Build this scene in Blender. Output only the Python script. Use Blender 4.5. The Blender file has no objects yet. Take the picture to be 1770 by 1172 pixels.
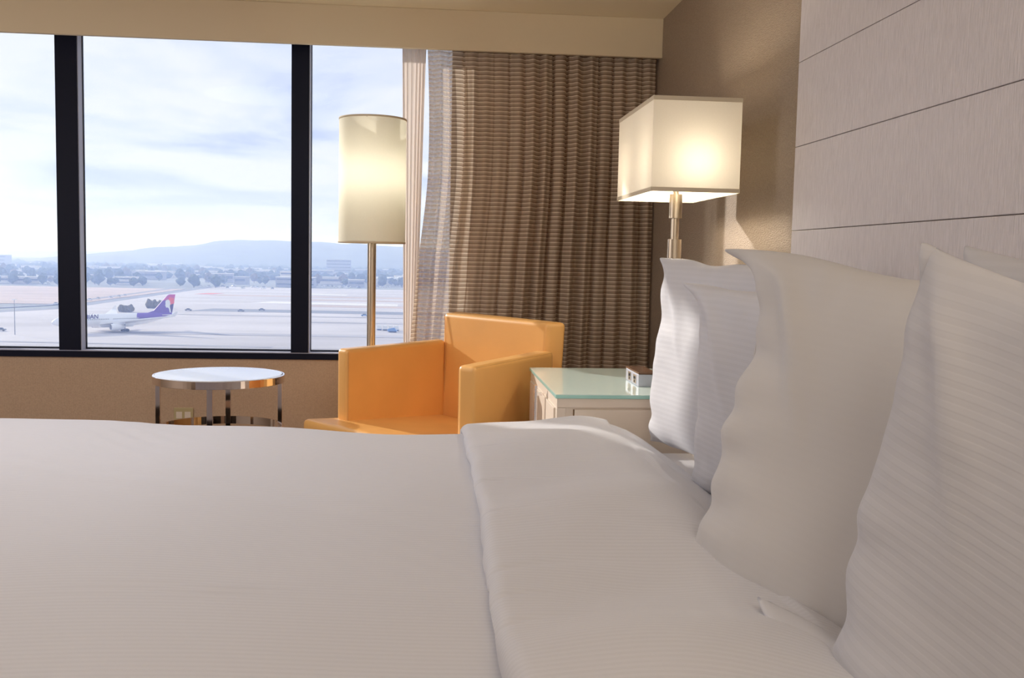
import bpy, bmesh, math, random
import numpy as np
from mathutils import Vector, Matrix

SC = bpy.context.scene
COL = SC.collection
PI = math.pi
random.seed(7)
rng = np.random.RandomState(7)

# ------------------------------------------------------------------ camera
cd = bpy.data.cameras.new('camera'); cam = bpy.data.objects.new('camera', cd); COL.objects.link(cam)
cd.sensor_width = 36.0; cd.lens = 1700.0 / 1770.0 * 36.0
cd.clip_start = 0.02; cd.clip_end = 20000
RX = Vector((0.99588819, -0.08817902, 0.02076448))       # camera right in world
DN = Vector((0.01353962, -0.08175538, -0.99656045))      # camera down in world
FW = Vector((0.08957333, 0.99274393, -0.08022531))       # camera forward in world
M = Matrix((RX, -DN, -FW)).transposed().to_4x4()
M.translation = Vector((0, 0, 1.10))
cam.matrix_world = M
SC.camera = cam

# ------------------------------------------------------------------ view and light
SC.view_settings.view_transform = 'Standard'
SC.view_settings.look = 'None'
SC.view_settings.exposure = 0.0
SC.view_settings.gamma = 1.0
SC.view_settings.use_curve_mapping = False
SC.cycles.use_denoising = True
SC.cycles.max_bounces = 10
SC.cycles.diffuse_bounces = 6
SC.cycles.transparent_max_bounces = 16
SC.cycles.volume_bounces = 1
SC.cycles.sample_clamp_indirect = 4.0

W = bpy.data.worlds.new('sky'); SC.world = W; W.use_nodes = True
nt = W.node_tree; nt.nodes.clear()
def wn(t, **k):
    n = nt.nodes.new(t)
    for a, b in k.items(): setattr(n, a, b)
    return n
L = nt.links.new
tc = wn('ShaderNodeTexCoord'); sep = wn('ShaderNodeSeparateXYZ'); L(tc.outputs['Generated'], sep.inputs[0])
mz = wn('ShaderNodeMath', operation='MAXIMUM'); L(sep.outputs[2], mz.inputs[0]); mz.inputs[1].default_value = 0.0
az = wn('ShaderNodeMath', operation='ADD'); L(mz.outputs[0], az.inputs[0]); az.inputs[1].default_value = 0.13
dx = wn('ShaderNodeMath', operation='DIVIDE'); L(sep.outputs[0], dx.inputs[0]); L(az.outputs[0], dx.inputs[1])
dy = wn('ShaderNodeMath', operation='DIVIDE'); L(sep.outputs[1], dy.inputs[0]); L(az.outputs[0], dy.inputs[1])
cb = wn('ShaderNodeCombineXYZ'); L(dx.outputs[0], cb.inputs[0]); L(dy.outputs[0], cb.inputs[1])
nz = wn('ShaderNodeTexNoise'); nz.inputs['Scale'].default_value = 0.85; nz.inputs['Detail'].default_value = 6; nz.inputs['Roughness'].default_value = 0.52
nz.inputs['Distortion'].default_value = 0.35
L(cb.outputs[0], nz.inputs['Vector'])
rp = wn('ShaderNodeValToRGB'); L(nz.outputs['Fac'], rp.inputs['Fac'])
rp.color_ramp.elements[0].position = 0.40; rp.color_ramp.elements[0].color = (0.43, 0.49, 0.68, 1)
rp.color_ramp.elements[1].position = 0.56; rp.color_ramp.elements[1].color = (0.78, 0.79, 0.80, 1)
e = rp.color_ramp.elements.new(0.48); e.color = (0.64, 0.685, 0.80, 1)
# whiter haze towards the horizon
hr = wn('ShaderNodeMapRange'); L(mz.outputs[0], hr.inputs['Value'])
hr.inputs['From Min'].default_value = 0.0; hr.inputs['From Max'].default_value = 0.09
hr.inputs['To Min'].default_value = 1.0; hr.inputs['To Max'].default_value = 0.0
mx = wn('ShaderNodeMix', data_type='RGBA'); L(hr.outputs[0], mx.inputs['Factor'])
L(rp.outputs[0], mx.inputs[6]); mx.inputs[7].default_value = (0.67, 0.70, 0.77, 1)
bg = wn('ShaderNodeBackground'); L(mx.outputs[2], bg.inputs[0]); bg.inputs[1].default_value = 1.16
wo = wn('ShaderNodeOutputWorld'); L(bg.outputs[0], wo.inputs[0])

def light(name, kind, loc, power, color=(1, 1, 1), **k):
    d = bpy.data.lights.new(name, kind); d.energy = power; d.color = color
    for a, b in k.items(): setattr(d, a, b)
    o = bpy.data.objects.new(name, d); o.location = loc; COL.objects.link(o); return o
sun = light('sun', 'SUN', (0, 0, 30), 4.4, (1.0, 0.93, 0.86), angle=math.radians(0.9))
sdir = Vector((1, -1, -math.tan(math.radians(19.0)) * math.sqrt(2))).normalized()
sun.rotation_euler = sdir.to_track_quat('-Z', 'Y').to_euler()
# added fill lights out of view, bare sources without any fixture
WARM = (1.0, 0.83, 0.66)
cl = light('overhead_fill', 'AREA', (-1.1, 2.5, 2.21), 17, (1.0, 0.98, 1.0), shape='DISK', size=0.9)
cl2 = light('near_warm_fill', 'POINT', (0.25, -0.75, 1.85), 52, (1.0, 0.90, 0.79), shadow_soft_size=0.35)
cl3 = light('left_side_fill', 'POINT', (-2.8, 2.6, 1.35), 30, (1.0, 0.97, 0.98), shadow_soft_size=0.35)

# ------------------------------------------------------------------ helpers
def obj(name, mesh, mat=None, parent=None, smooth=False):
    if isinstance(mesh, bmesh.types.BMesh):
        me = bpy.data.meshes.new(name); mesh.normal_update(); mesh.to_mesh(me); mesh.free()
    else: me = mesh
    if mat is not None and len(me.materials) == 0:
        me.materials.append(mat)
    if smooth:
        for p in me.polygons: p.use_smooth = True
    o = bpy.data.objects.new(name, me); COL.objects.link(o)
    if parent is not None: o.parent = parent
    return o
def empty(name, loc=(0, 0, 0), rz=0):
    o = bpy.data.objects.new(name, None); COL.objects.link(o); o.location = loc; o.rotation_euler = (0, 0, rz)
    o.empty_display_size = 0.1
    return o
def tag(o, label=None, cat=None, group=None, kind=None):
    if label: o['label'] = label
    if cat: o['category'] = cat
    if group: o['group'] = group
    if kind: o['kind'] = kind
    return o
def struct(o): o['kind'] = 'structure'; return o
def box(bm, x0, x1, y0, y1, z0, z1):
    vs = [bm.verts.new(p) for p in ((x0, y0, z0), (x1, y0, z0), (x1, y1, z0), (x0, y1, z0), (x0, y0, z1), (x1, y0, z1), (x1, y1, z1), (x0, y1, z1))]
    for f in ((3, 2, 1, 0), (4, 5, 6, 7), (0, 1, 5, 4), (1, 2, 6, 5), (2, 3, 7, 6), (3, 0, 4, 7)):
        bm.faces.new([vs[i] for i in f])
    return vs
def mbox(x0, x1, y0, y1, z0, z1, bev=0, seg=2):
    bm = bmesh.new(); box(bm, x0, x1, y0, y1, z0, z1)
    if bev: bmesh.ops.bevel(bm, geom=bm.edges[:], offset=bev, segments=seg, affect='EDGES', profile=0.5)
    return bm
def hexa(bot, top, bev=0, seg=3, cuts=0):
    """bot, top: four (x, y, z) each, counter-clockwise from above"""
    bm = bmesh.new()
    vs = [bm.verts.new(p) for p in list(bot) + list(top)]
    for f in ((3, 2, 1, 0), (4, 5, 6, 7), (0, 1, 5, 4), (1, 2, 6, 5), (2, 3, 7, 6), (3, 0, 4, 7)):
        bm.faces.new([vs[i] for i in f])
    bmesh.ops.recalc_face_normals(bm, faces=bm.faces[:])
    if bev: bmesh.ops.bevel(bm, geom=bm.edges[:], offset=bev, segments=seg, affect='EDGES', profile=0.6)
    return bm
def lathe(prof, n=48, closed=False, cx=0, cy=0):
    """prof: (radius, z) list, revolved about the vertical axis"""
    bm = bmesh.new(); rings = []
    for r, z in prof:
        if r < 1e-6: rings.append([bm.verts.new((cx, cy, z))])
        else: rings.append([bm.verts.new((cx + r * math.cos(2 * PI * i / n), cy + r * math.sin(2 * PI * i / n), z)) for i in range(n)])
    pairs = list(zip(rings[:-1], rings[1:]))
    if closed: pairs.append((rings[-1], rings[0]))
    for a, b in pairs:
        for i in range(n):
            j = (i + 1) % n
            if len(a) == 1 and len(b) == 1: continue
            if len(a) == 1: bm.faces.new((a[0], b[i], b[j]))
            elif len(b) == 1: bm.faces.new((a[i], b[0], a[j]))
            else: bm.faces.new((a[i], b[i], b[j], a[j]))
    bmesh.ops.recalc_face_normals(bm, faces=bm.faces[:])
    return bm
def tube(pts, r, n=10):
    bm = bmesh.new(); rings = []
    pts = [Vector(p) for p in pts]
    for k, p in enumerate(pts):
        d = (pts[min(k + 1, len(pts) - 1)] - pts[max(k - 1, 0)]).normalized()
        a = d.orthogonal().normalized(); b = d.cross(a)
        rr = r[k] if isinstance(r, (list, tuple)) else r
        rings.append([bm.verts.new(p + a * rr * math.cos(2 * PI * i / n) + b * rr * math.sin(2 * PI * i / n)) for i in range(n)])
    for a, b in zip(rings[:-1], rings[1:]):
        for i in range(n):
            bm.faces.new((a[i], a[(i + 1) % n], b[(i + 1) % n], b[i]))
    bm.faces.new(rings[0][::-1]); bm.faces.new(rings[-1])
    bmesh.ops.recalc_face_normals(bm, faces=bm.faces[:])
    return bm
def gridmesh(name, Pn, flip=False, close_u=False):
    """Pn: array (nu, nv, 3)"""
    nu, nv, _ = Pn.shape
    idx = np.arange(nu * nv).reshape(nu, nv)
    if close_u: idx = np.vstack([idx, idx[:1]])
    a, b, c, d = idx[:-1, :-1], idx[1:, :-1], idx[1:, 1:], idx[:-1, 1:]
    F = np.stack([a, b, c, d] if not flip else [d, c, b, a], -1).reshape(-1, 4)
    me = bpy.data.meshes.new(name)
    me.from_pydata(Pn.reshape(-1, 3).tolist(), [], F.tolist()); me.update()
    return me
def fbm(x, y, seed, octs=4, base=1.0, rough=0.5):
    r = np.random.RandomState(seed); s = np.zeros_like(np.asarray(x, float) + np.asarray(y, float)); a = 1.0
    f = base
    for o in range(octs):
        for k in range(4):
            t = r.rand() * 2 * PI; ff = f * (0.7 + 0.6 * r.rand())
            s = s + a * 0.5 * np.sin(ff * (np.cos(t) * x + np.sin(t) * y) + r.rand() * 6.28)
        a *= rough; f *= 2.0
    return s

# ------------------------------------------------------------------ materials
def mat(name, color, rough=0.6, metal=0.0, noise=None, bump=None, trans=0.0, spec=0.5, coat=0.0, sheen=0.0, emit=None, emitc=None):
    """noise=(scale, amount, (sx,sy,sz)) colour variation; bump=(scale, strength, (sx,sy,sz), distance); trans = translucent share"""
    m = bpy.data.materials.new(name); m.use_nodes = True; t = m.node_tree; N = t.nodes; K = t.links.new
    p = N['Principled BSDF']; out = N['Material Output']
    p.inputs['Base Color'].default_value = (*color, 1); p.inputs['Roughness'].default_value = rough
    p.inputs['Metallic'].default_value = metal; p.inputs['Specular IOR Level'].default_value = spec
    p.inputs['Coat Weight'].default_value = coat; p.inputs['Coat Roughness'].default_value = 0.1
    p.inputs['Sheen Weight'].default_value = sheen
    tcn = N.new('ShaderNodeTexCoord')
    def nse(sc, s3, det=3):
        mp = N.new('ShaderNodeMapping'); K(tcn.outputs['Object'], mp.inputs['Vector']); mp.inputs['Scale'].default_value = s3
        n = N.new('ShaderNodeTexNoise'); n.inputs['Scale'].default_value = sc; n.inputs['Detail'].default_value = det
        K(mp.outputs[0], n.inputs['Vector']); return n
    if noise:
        sc, am, s3 = noise; n = nse(sc, s3)
        mr = N.new('ShaderNodeMapRange'); K(n.outputs['Fac'], mr.inputs['Value'])
        mr.inputs['From Min'].default_value = 0.3; mr.inputs['From Max'].default_value = 0.7
        mr.inputs['To Min'].default_value = 1 - am; mr.inputs['To Max'].default_value = 1 + am
        v = N.new('ShaderNodeVectorMath'); v.operation = 'SCALE'; v.inputs[0].default_value = color
        K(mr.outputs[0], v.inputs['Scale']); K(v.outputs[0], p.inputs['Base Color'])
    if bump:
        sc, st, s3, di = bump; n = nse(sc, s3, 2); b = N.new('ShaderNodeBump'); b.inputs['Strength'].default_value = st
        b.inputs['Distance'].default_value = di; K(n.outputs['Fac'], b.inputs['Height']); K(b.outputs[0], p.inputs['Normal'])
    if trans:
        tr = N.new('ShaderNodeBsdfTranslucent'); tr.inputs[0].default_value = (*color, 1)
        ms = N.new('ShaderNodeMixShader'); ms.inputs[0].default_value = trans
        K(p.outputs[0], ms.inputs[1]); K(tr.outputs[0], ms.inputs[2]); K(ms.outputs[0], out.inputs[0])
    if emit:
        p.inputs['Emission Color'].default_value = (*(emitc or color), 1); p.inputs['Emission Strength'].default_value = emit
    return m
def stripes(m, axis, pitch, cdepth=0.05, bstr=0.25, bdist=0.0015, duty=0.5, soft=0.15, wob=0.0):
    """woven stripe running across the given object axis: slight tone change and relief"""
    t = m.node_tree; N = t.nodes; K = t.links.new; p = N['Principled BSDF']
    tcn = N.new('ShaderNodeTexCoord'); s = N.new('ShaderNodeSeparateXYZ'); K(tcn.outputs['Object'], s.inputs[0])
    src = s.outputs[axis]
    if wob:
        nn = N.new('ShaderNodeTexNoise'); nn.inputs['Scale'].default_value = 6; K(tcn.outputs['Object'], nn.inputs['Vector'])
        ma = N.new('ShaderNodeMath'); ma.operation = 'MULTIPLY_ADD'; K(nn.outputs['Fac'], ma.inputs[0]); ma.inputs[1].default_value = wob
        K(src, ma.inputs[2]); src = ma.outputs[0]
    mu = N.new('ShaderNodeMath'); mu.operation = 'MULTIPLY'; K(src, mu.inputs[0]); mu.inputs[1].default_value = 2 * PI / pitch
    si = N.new('ShaderNodeMath'); si.operation = 'SINE'; K(mu.outputs[0], si.inputs[0])
    mr = N.new('ShaderNodeMapRange'); mr.interpolation_type = 'SMOOTHSTEP'; K(si.outputs[0], mr.inputs['Value'])
    c = 1 - 2 * duty
    mr.inputs['From Min'].default_value = c - soft - 0.3; mr.inputs['From Max'].default_value = c + soft + 0.3
    old = p.inputs['Base Color']
    sc = N.new('ShaderNodeMapRange'); K(mr.outputs[0], sc.inputs['Value']); sc.inputs['To Min'].default_value = 1 - cdepth; sc.inputs['To Max'].default_value = 1 + cdepth
    v = N.new('ShaderNodeVectorMath'); v.operation = 'SCALE'
    if old.is_linked: K(old.links[0].from_socket, v.inputs[0])
    else: v.inputs[0].default_value = old.default_value[:3]
    K(sc.outputs[0], v.inputs['Scale']); K(v.outputs[0], p.inputs['Base Color'])
    b = N.new('ShaderNodeBump'); b.inputs['Strength'].default_value = bstr; b.inputs['Distance'].default_value = bdist
    K(mr.outputs[0], b.inputs['Height'])
    if p.inputs['Normal'].is_linked: K(p.inputs['Normal'].links[0].from_socket, b.inputs['Normal'])
    K(b.outputs[0], p.inputs['Normal'])
    for n in N:
        if n.type == 'BSDF_TRANSLUCENT': K(v.outputs[0], n.inputs[0])
    return m

m_ceiling = mat('cream_ceiling_paint', (0.80, 0.70, 0.52), 0.85, bump=(60, 0.15, (1, 1, 1), 0.002))
m_valance = mat('cream_valance_paint', (0.70, 0.60, 0.44), 0.8, bump=(90, 0.08, (1, 1, 1), 0.001))
m_wallwin = mat('tan_woven_wallpaper', (0.50, 0.36, 0.255), 0.8, noise=(220, 0.10, (1, 1, 1)), bump=(260, 0.25, (1, 1, 1), 0.001))
stripes(m_wallwin, 0, 0.007, 0.04, 0.1, 0.0005); stripes(m_wallwin, 2, 0.006, 0.03, 0.1, 0.0005)
m_wallhead = mat('taupe_brushed_wallpaper', (0.33, 0.265, 0.21), 0.5, noise=(70, 0.10, (1, 1.1, 4.0)), bump=(80, 0.9, (1, 1.2, 4.2), 0.004), spec=0.35)
m_wallback = mat('beige_wall_paint', (0.55, 0.46, 0.38), 0.8, bump=(80, 0.1, (1, 1, 1), 0.001))
m_floor = mat('brown_carpet', (0.22, 0.17, 0.13), 0.95, noise=(40, 0.2, (1, 1, 1)), bump=(300, 0.6, (1, 1, 1), 0.004))
m_head = mat('mauve_grey_grained_panel', (0.70, 0.665, 0.69), 0.45, noise=(26, 0.09, (1, 10, 1.0)), bump=(28, 0.8, (1, 12, 1.0), 0.002), spec=0.4)
m_core = mat('brown_panel_backing', (0.22, 0.16, 0.12), 0.7)
m_black = mat('black_window_frame', (0.006, 0.008, 0.022), 0.5, spec=0.15)
m_reveal = mat('sky_tinted_reveal', (0.50, 0.53, 0.68), 0.5)  # pale blue tone stands in for sky reflected on the mullion sides
m_alu = mat('satin_aluminium', (0.55, 0.57, 0.66), 0.4, metal=0.75, bump=(30, 0.05, (1, 1, 1), 0.001))
m_linen = mat('white_sateen_linen', (0.60, 0.605, 0.655), 0.6, bump=(500, 0.08, (1, 1, 1), 0.0005), sheen=0.15, spec=0.3)
stripes(m_linen, 1, 0.0125, 0.022, 0.22, 0.0009)
m_pillow = mat('white_striped_pillowcase', (0.60, 0.605, 0.655), 0.6, bump=(9, 0.35, (1, 1, 1), 0.008), sheen=0.15, trans=0.06, spec=0.3)
stripes(m_pillow, 2, 0.0140, 0.014, 0.16, 0.0008, wob=0.004)
m_pillowplain = mat('white_plain_pillowcase', (0.60, 0.59, 0.60), 0.6, bump=(9, 0.35, (1, 1, 1), 0.008), sheen=0.15, trans=0.06, spec=0.3)
stripes(m_pillowplain, 2, 0.0140, 0.003, 0.03, 0.0006, wob=0.004)
m_sheet = mat('white_bed_sheet', (0.62, 0.61, 0.63), 0.65, bump=(12, 0.2, (1, 1, 1), 0.004))
m_base = mat('dark_bed_base_fabric', (0.06, 0.045, 0.035), 0.9)
m_leather = mat('tan_orange_leather', (0.82, 0.45, 0.145), 0.36, noise=(5, 0.04, (1, 1, 1)), bump=(170, 0.22, (1, 1, 1), 0.0012), spec=0.5)
m_seam = mat('tan_leather_piping', (0.64, 0.34, 0.11), 0.5)
m_wood = mat('dark_wood_leg', (0.05, 0.025, 0.015), 0.4)
m_chrome = mat('polished_chrome', (0.86, 0.80, 0.78), 0.06, metal=1.0)
m_brass = mat('brushed_nickel', (0.62, 0.54, 0.43), 0.30, metal=1.0, bump=(40, 0.05, (1, 1, 8), 0.001))
m_topglass = mat('white_back_painted_glass', (0.72, 0.76, 0.82), 0.04, spec=0.8, coat=0.6)
m_nsglass = mat('pale_green_back_painted_glass', (0.70, 0.86, 0.82), 0.05, spec=0.6)
m_nsedge = mat('aqua_glass_edge', (0.50, 0.86, 0.80), 0.12, spec=0.6, trans=0.25)
m_lacquer = mat('cream_lacquer', (0.72, 0.63, 0.54), 0.38, bump=(40, 0.03, (1, 1, 1), 0.001))
m_gap = mat('shadow_gap_brown', (0.16, 0.09, 0.04), 0.7)
m_outlet = mat('beige_outlet_plastic', (0.48, 0.40, 0.22), 0.4)
m_socketdark = mat('dark_socket_plastic', (0.02, 0.025, 0.05), 0.3)
m_boxtop = mat('brown_glossy_lid', (0.16, 0.09, 0.06), 0.15)
m_sheer = mat('cream_sheer_lining', (0.82, 0.73, 0.66), 0.8, trans=0.5)
m_bulb = mat('warm_bulb', (1, 1, 1), 0.5, emit=115, emitc=(1.0, 0.88, 0.70))
m_bulb2 = mat('soft_white_bulb', (1, 1, 1), 0.5, emit=38, emitc=(1.0, 0.93, 0.80))

def shade_mat(name, col, tr):
    m = mat(name, col, 0.8, bump=(240, 0.2, (1, 1, 4), 0.0006), trans=tr, noise=(180, 0.03, (1, 1, 6)))
    return m
m_shade1 = shade_mat('cream_linen_lampshade', (0.88, 0.82, 0.70), 0.11)
m_shade2 = shade_mat('cream_drum_lampshade', (0.88, 0.86, 0.74), 0.30)
m_trimcloth = mat('cream_shade_binding', (0.66, 0.58, 0.44), 0.8)

# curtain: woven horizontal ribs, thin light threads on a taupe semi-open cloth
m_curtain = mat('taupe_ribbed_curtain', (0.40, 0.315, 0.25), 0.7, trans=0.36, spec=0.25)
def curtain_nodes(m):
    t = m.node_tree; N = t.nodes; K = t.links.new; p = N['Principled BSDF']
    tcn = N.new('ShaderNodeTexCoord'); s = N.new('ShaderNodeSeparateXYZ'); K(tcn.outputs['Object'], s.inputs[0])
    mu = N.new('ShaderNodeMath'); mu.operation = 'MULTIPLY'; K(s.outputs[2], mu.inputs[0]); mu.inputs[1].default_value = 1 / 0.0202
    fr = N.new('ShaderNodeMath'); fr.operation = 'FRACT'; K(mu.outputs[0], fr.inputs[0])
    rp = N.new('ShaderNodeValToRGB'); K(fr.outputs[0], rp.inputs[0]); cr = rp.color_ramp
    cr.elements[0].position = 0.0; cr.elements[0].color = (0.46, 0.355, 0.265, 1)
    cr.elements[1].position = 1.0; cr.elements[1].color = (0.46, 0.355, 0.265, 1)
    for pos, c in ((0.12, (0.46, 0.355, 0.265)), (0.30, (0.60, 0.475, 0.37)), (0.62, (0.62, 0.49, 0.385)), (0.70, (0.92, 0.82, 0.70)), (0.84, (0.92, 0.82, 0.70)), (0.92, (0.46, 0.355, 0.265))):
        e = cr.elements.new(pos); e.color = (*c, 1)
    K(rp.outputs[0], p.inputs['Base Color'])
    for n in N:
        if n.type == 'BSDF_TRANSLUCENT': K(rp.outputs[0], n.inputs[0])
    # the open weave between the threads lets light straight through
    tp = N.new('ShaderNodeBsdfTransparent'); mt = N.new('ShaderNodeMixShader'); om = N['Material Output']
    rv = N.new('ShaderNodeMapRange'); K(rp.outputs[0], rv.inputs['Value']); rv.inputs['From Min'].default_value = 0.34; rv.inputs['From Max'].default_value = 0.65
    rv.inputs['To Min'].default_value = 0.30; rv.inputs['To Max'].default_value = 0.05
    K(rv.outputs[0], mt.inputs[0]); K(om.inputs[0].links[0].from_socket, mt.inputs[1]); K(tp.outputs[0], mt.inputs[2]); K(mt.outputs[0], om.inputs[0])
    b = N.new('ShaderNodeBump'); b.inputs['Strength'].default_value = 0.7; b.inputs['Distance'].default_value = 0.003
    K(rp.outputs[0], b.inputs['Height']); K(b.outputs[0], p.inputs['Normal'])
curtain_nodes(m_curtain)

# window glass: clear pane with a faint reflection
m_glass = bpy.data.materials.new('window_glass'); m_glass.use_nodes = True
t = m_glass.node_tree; N = t.nodes; N.clear()
o_ = N.new('ShaderNodeOutputMaterial'); tr = N.new('ShaderNodeBsdfTransparent'); tr.inputs[0].default_value = (0.96, 0.975, 1.0, 1)
gl = N.new('ShaderNodeBsdfGlossy'); gl.inputs['Roughness'].default_value = 0.02
fz = N.new('ShaderNodeFresnel'); fz.inputs[0].default_value = 1.12
ms = N.new('ShaderNodeMixShader'); t.links.new(fz.outputs[0], ms.inputs[0]); t.links.new(tr.outputs[0], ms.inputs[1]); t.links.new(gl.outputs[0], ms.inputs[2]); t.links.new(ms.outputs[0], o_.inputs[0])

# ------------------------------------------------------------------ room shell
XW, YW, ZC = 1.092, 4.77, 2.232        # headboard wall, window wall face, ceiling
XL, YB = -3.4, -2.6
YG = 4.84                              # glass plane
ZS0, ZS1, ZT = 0.606, 0.632, 2.16      # sill front strip, window head
WX0, WX1 = -2.12, 0.16
struct(obj('floor', mbox(XL - .1, XW + .1, YB - .1, YG + .25, -0.12, 0), m_floor))
struct(obj('ceiling', mbox(XL - .1, XW + .1, YB - .1, YG + .25, ZC, ZC + .12), m_ceiling))
struct(obj('wall_right', mbox(XW, XW + .12, YB - .1, YG + .25, 0, ZC), m_wallhead))
struct(obj('wall_left', mbox(XL - .12, XL, YB - .1, YG + .25, 0, ZC), m_wallback))
struct(obj('wall_back', mbox(XL - .1, XW + .1, YB - .12, YB, 0, ZC), m_wallback))
bm = bmesh.new()
box(bm, XL, XW, YW, YG + .2, 0, ZS0 - 0.004); box(bm, XL, XW, YW, YG + .2, ZT, ZC)
box(bm, XL, WX0, YW, YG + .2, ZS0 - 0.004, ZT); box(bm, WX1, XW, YW, YG + .2, ZS0 - 0.004, ZT)
struct(obj('wall_front', bm, m_wallwin))
struct(obj('baseboard_front', mbox(XL, XW - .015, YW - .012, YW, 0, 0.09, .003), m_wallback))
struct(obj('baseboard_right', mbox(XW - .012, XW, 2.9, YW - .012, 0, 0.09, .003), m_wallback))
# valance box under the ceiling
v = struct(obj('trim_1', mbox(XL, XW, 4.600, 4.625, 2.053, ZC - .0005, .002), m_valance))
v['label'] = 'cream curtain valance board'
# window
win = struct(empty('window_1', (0, YG, 0)))
def wpart(name, bm, m, label=None):
    o = obj(name, bm, m); o.parent = win; o.matrix_parent_inverse = Matrix.Translation((0, -YG, 0))
    if label: o['label'] = label
    return o
wpart('sill', mbox(WX0, WX1, 4.762, YG + .15, ZS0 - .004, ZS1 - .002), m_black, 'black window sill')
wpart('sill_ledge', mbox(WX0, WX1, 4.772, YG - .004, ZS1 - .002, ZS1 + .003, .001), m_reveal, 'pale metal ledge inside the glass')
MU = [(-1.703, -1.606), (-0.633, -0.551), (0.12, 0.16)]
for a, b in MU:
    wpart('mullion', mbox(a, b, 4.768, YG + .004, ZS1 + .003, ZT), m_black)
    wpart('mullion_side', mbox(b, b + .003, 4.776, YG - .008, ZS1 + .003, ZT), m_reveal, 'mullion side strip coloured pale blue for reflected sky')
wpart('frame_head', mbox(WX0, WX1, 4.768, YG + .004, ZT - .03, ZT + .01), m_black)
edges = [WX0] + [q for ab in MU for q in ab]
for a, b in ((WX0, MU[0][0]), (MU[0][1], MU[1][0]), (MU[1][1], MU[2][0])):
    wpart('pane', mbox(a + .004, b - .001, YG - .003, YG + .003, ZS1 + .004, ZT - .03), m_glass)
    wpart('gasket', mbox(a + .004, b - .001, YG - .010, YG + .006, ZS1 + .003, ZS1 + .009), m_black, 'thin dark gasket line')
    wpart('gasket', mbox(a + .003, a + .006, YG - .008, YG + .006, ZS1 + .009, ZT - .03), m_black)

# ------------------------------------------------------------------ headboard of stacked panels
hb = empty('headboard', (XW, 1.8, 0)); tag(hb, 'tall mauve-grey headboard of wide horizontal grained panels fixed to the wall', 'headboard')
XH = 1.05
PITCH = 0.2372; Z0 = 1.1995
def hbpart(name, bm, m):
    o = obj(name, bm, m); o.parent = hb; o.matrix_parent_inverse = Matrix.Translation((-XW, -1.8, 0)); return o
hbpart('backing', mbox(XH + .008, XW - .003, 0.2, 2.757, 0.26, ZC - .004), m_core)
z = Z0 - 4 * PITCH
k = 0
while z < ZC - .02:
    z1 = min(z + PITCH, ZC - .004)
    hbpart('panel', mbox(XH, XH + .02, 0.19, 2.763, z + .0009, z1 - .0009, .0015, 2), m_head)
    z += PITCH

# ------------------------------------------------------------------ bed
BX0, BX1, BY0, BY1 = -1.42, 1.045, 0.90, 2.76
bed = empty('bed', ((BX0 + BX1) / 2, (BY0 + BY1) / 2, 0)); tag(bed, 'wide bed with white fitted sheet below the striped duvet', 'bed')
bi = Matrix.Translation((-(BX0 + BX1) / 2, -(BY0 + BY1) / 2, 0))
def bpart(name, bm, m, smooth=False):
    o = obj(name, bm, m, smooth=smooth); o.parent = bed; o.matrix_parent_inverse = bi; return o
bpart('box_base', mbox(BX0 + .03, BX1 - .01, BY0 + .03, BY1 - .03, 0.08, 0.30, .01), m_base)
for lx in (BX0 + .1, BX1 - .12):
    for ly in (BY0 + .12, BY1 - .12):
        bpart('leg', lathe([(0, 0), (.03, 0), (.035, .08), (0, .08)], 16, cx=lx, cy=ly), m_wood)
bpart('mattress', mbox(BX0, BX1 - .005, BY0, BY1, 0.30, 0.56, .045, 4), m_sheet, True)

def zbase(X, Y):
    """top surface of the duvet"""
    z = 0.627 + 0.0090 * fbm(X, Y, 3, 3, 3.0, 0.45)
    z = z + 0.006 * np.exp(-((X + 0.40) / .22) ** 2) + 0.006 * np.exp(-((X + 1.15) / .2) ** 2) - 0.005 * np.exp(-((X + 0.70) / .13) ** 2)
    # long soft wrinkles and a small crumpled patch
    z = z + 0.0016 * np.exp(-((X + .33) / .22) ** 2 - ((Y - 1.36) / .05) ** 2) * np.sin((Y + .05 * X) * 260 + 5 * X)
    z = z + 0.0014 * np.exp(-((Y - 2.05 + .45 * (X + .55)) / .10) ** 2) * np.sin((Y + .5 * X) * 55)
    z = z + 0.0022 * np.exp(-((X + .75) / .14) ** 2) * np.exp(-((Y - 2.5) / .2) ** 2) * np.sin((X + .8 * Y) * 80)
    return z
def prof(lo, hi, zdrop, r, n_flat, n_arc=7, n_drop=6, both=True, lead=True):
    """profile across an edge: positions and drops, hanging, rounding, flat"""
    p, d = [], []
    if lead:
        for i in range(n_drop): t = i / n_drop; p.append(lo - 0.004 + 0.012 * math.sin(t * 3) * 0); d.append(zdrop + (r - zdrop) * t)
        for i in range(n_arc): a = PI / 2 * i / n_arc; p.append(lo + r * (1 - math.cos(a))); d.append(r * (1 - math.sin(a)))
    f0 = lo + (r if lead else 0); f1 = hi - (r if both else 0)
    for i in range(n_flat + 1): p.append(f0 + (f1 - f0) * i / n_flat); d.append(0.0)
    if both:
        for i in range(1, n_arc + 1): a = PI / 2 * i / n_arc; p.append(hi - r * (1 - math.sin(a))); d.append(r * (1 - math.cos(a)))
        for i in range(1, n_drop + 1): t = i / n_drop; p.append(hi + 0.004); d.append(r + (zdrop - r) * t)
    return np.array(p), np.array(d)
DY0, DY1 = BY0 - .045, BY1 + .045
pu, du = prof(BX0 - .045, 0.60, 0.36, .06, 150, both=False)
pv, dv = prof(DY0, DY1, 0.36, .055, 170)
X, Y = np.meshgrid(pu, pv, indexing='ij'); DU, DV = np.meshgrid(du, dv, indexing='ij')
drop = np.maximum(DU, DV)
Zt = zbase(X, Y) - drop
hang = np.clip(drop / .36, 0, 1)
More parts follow.
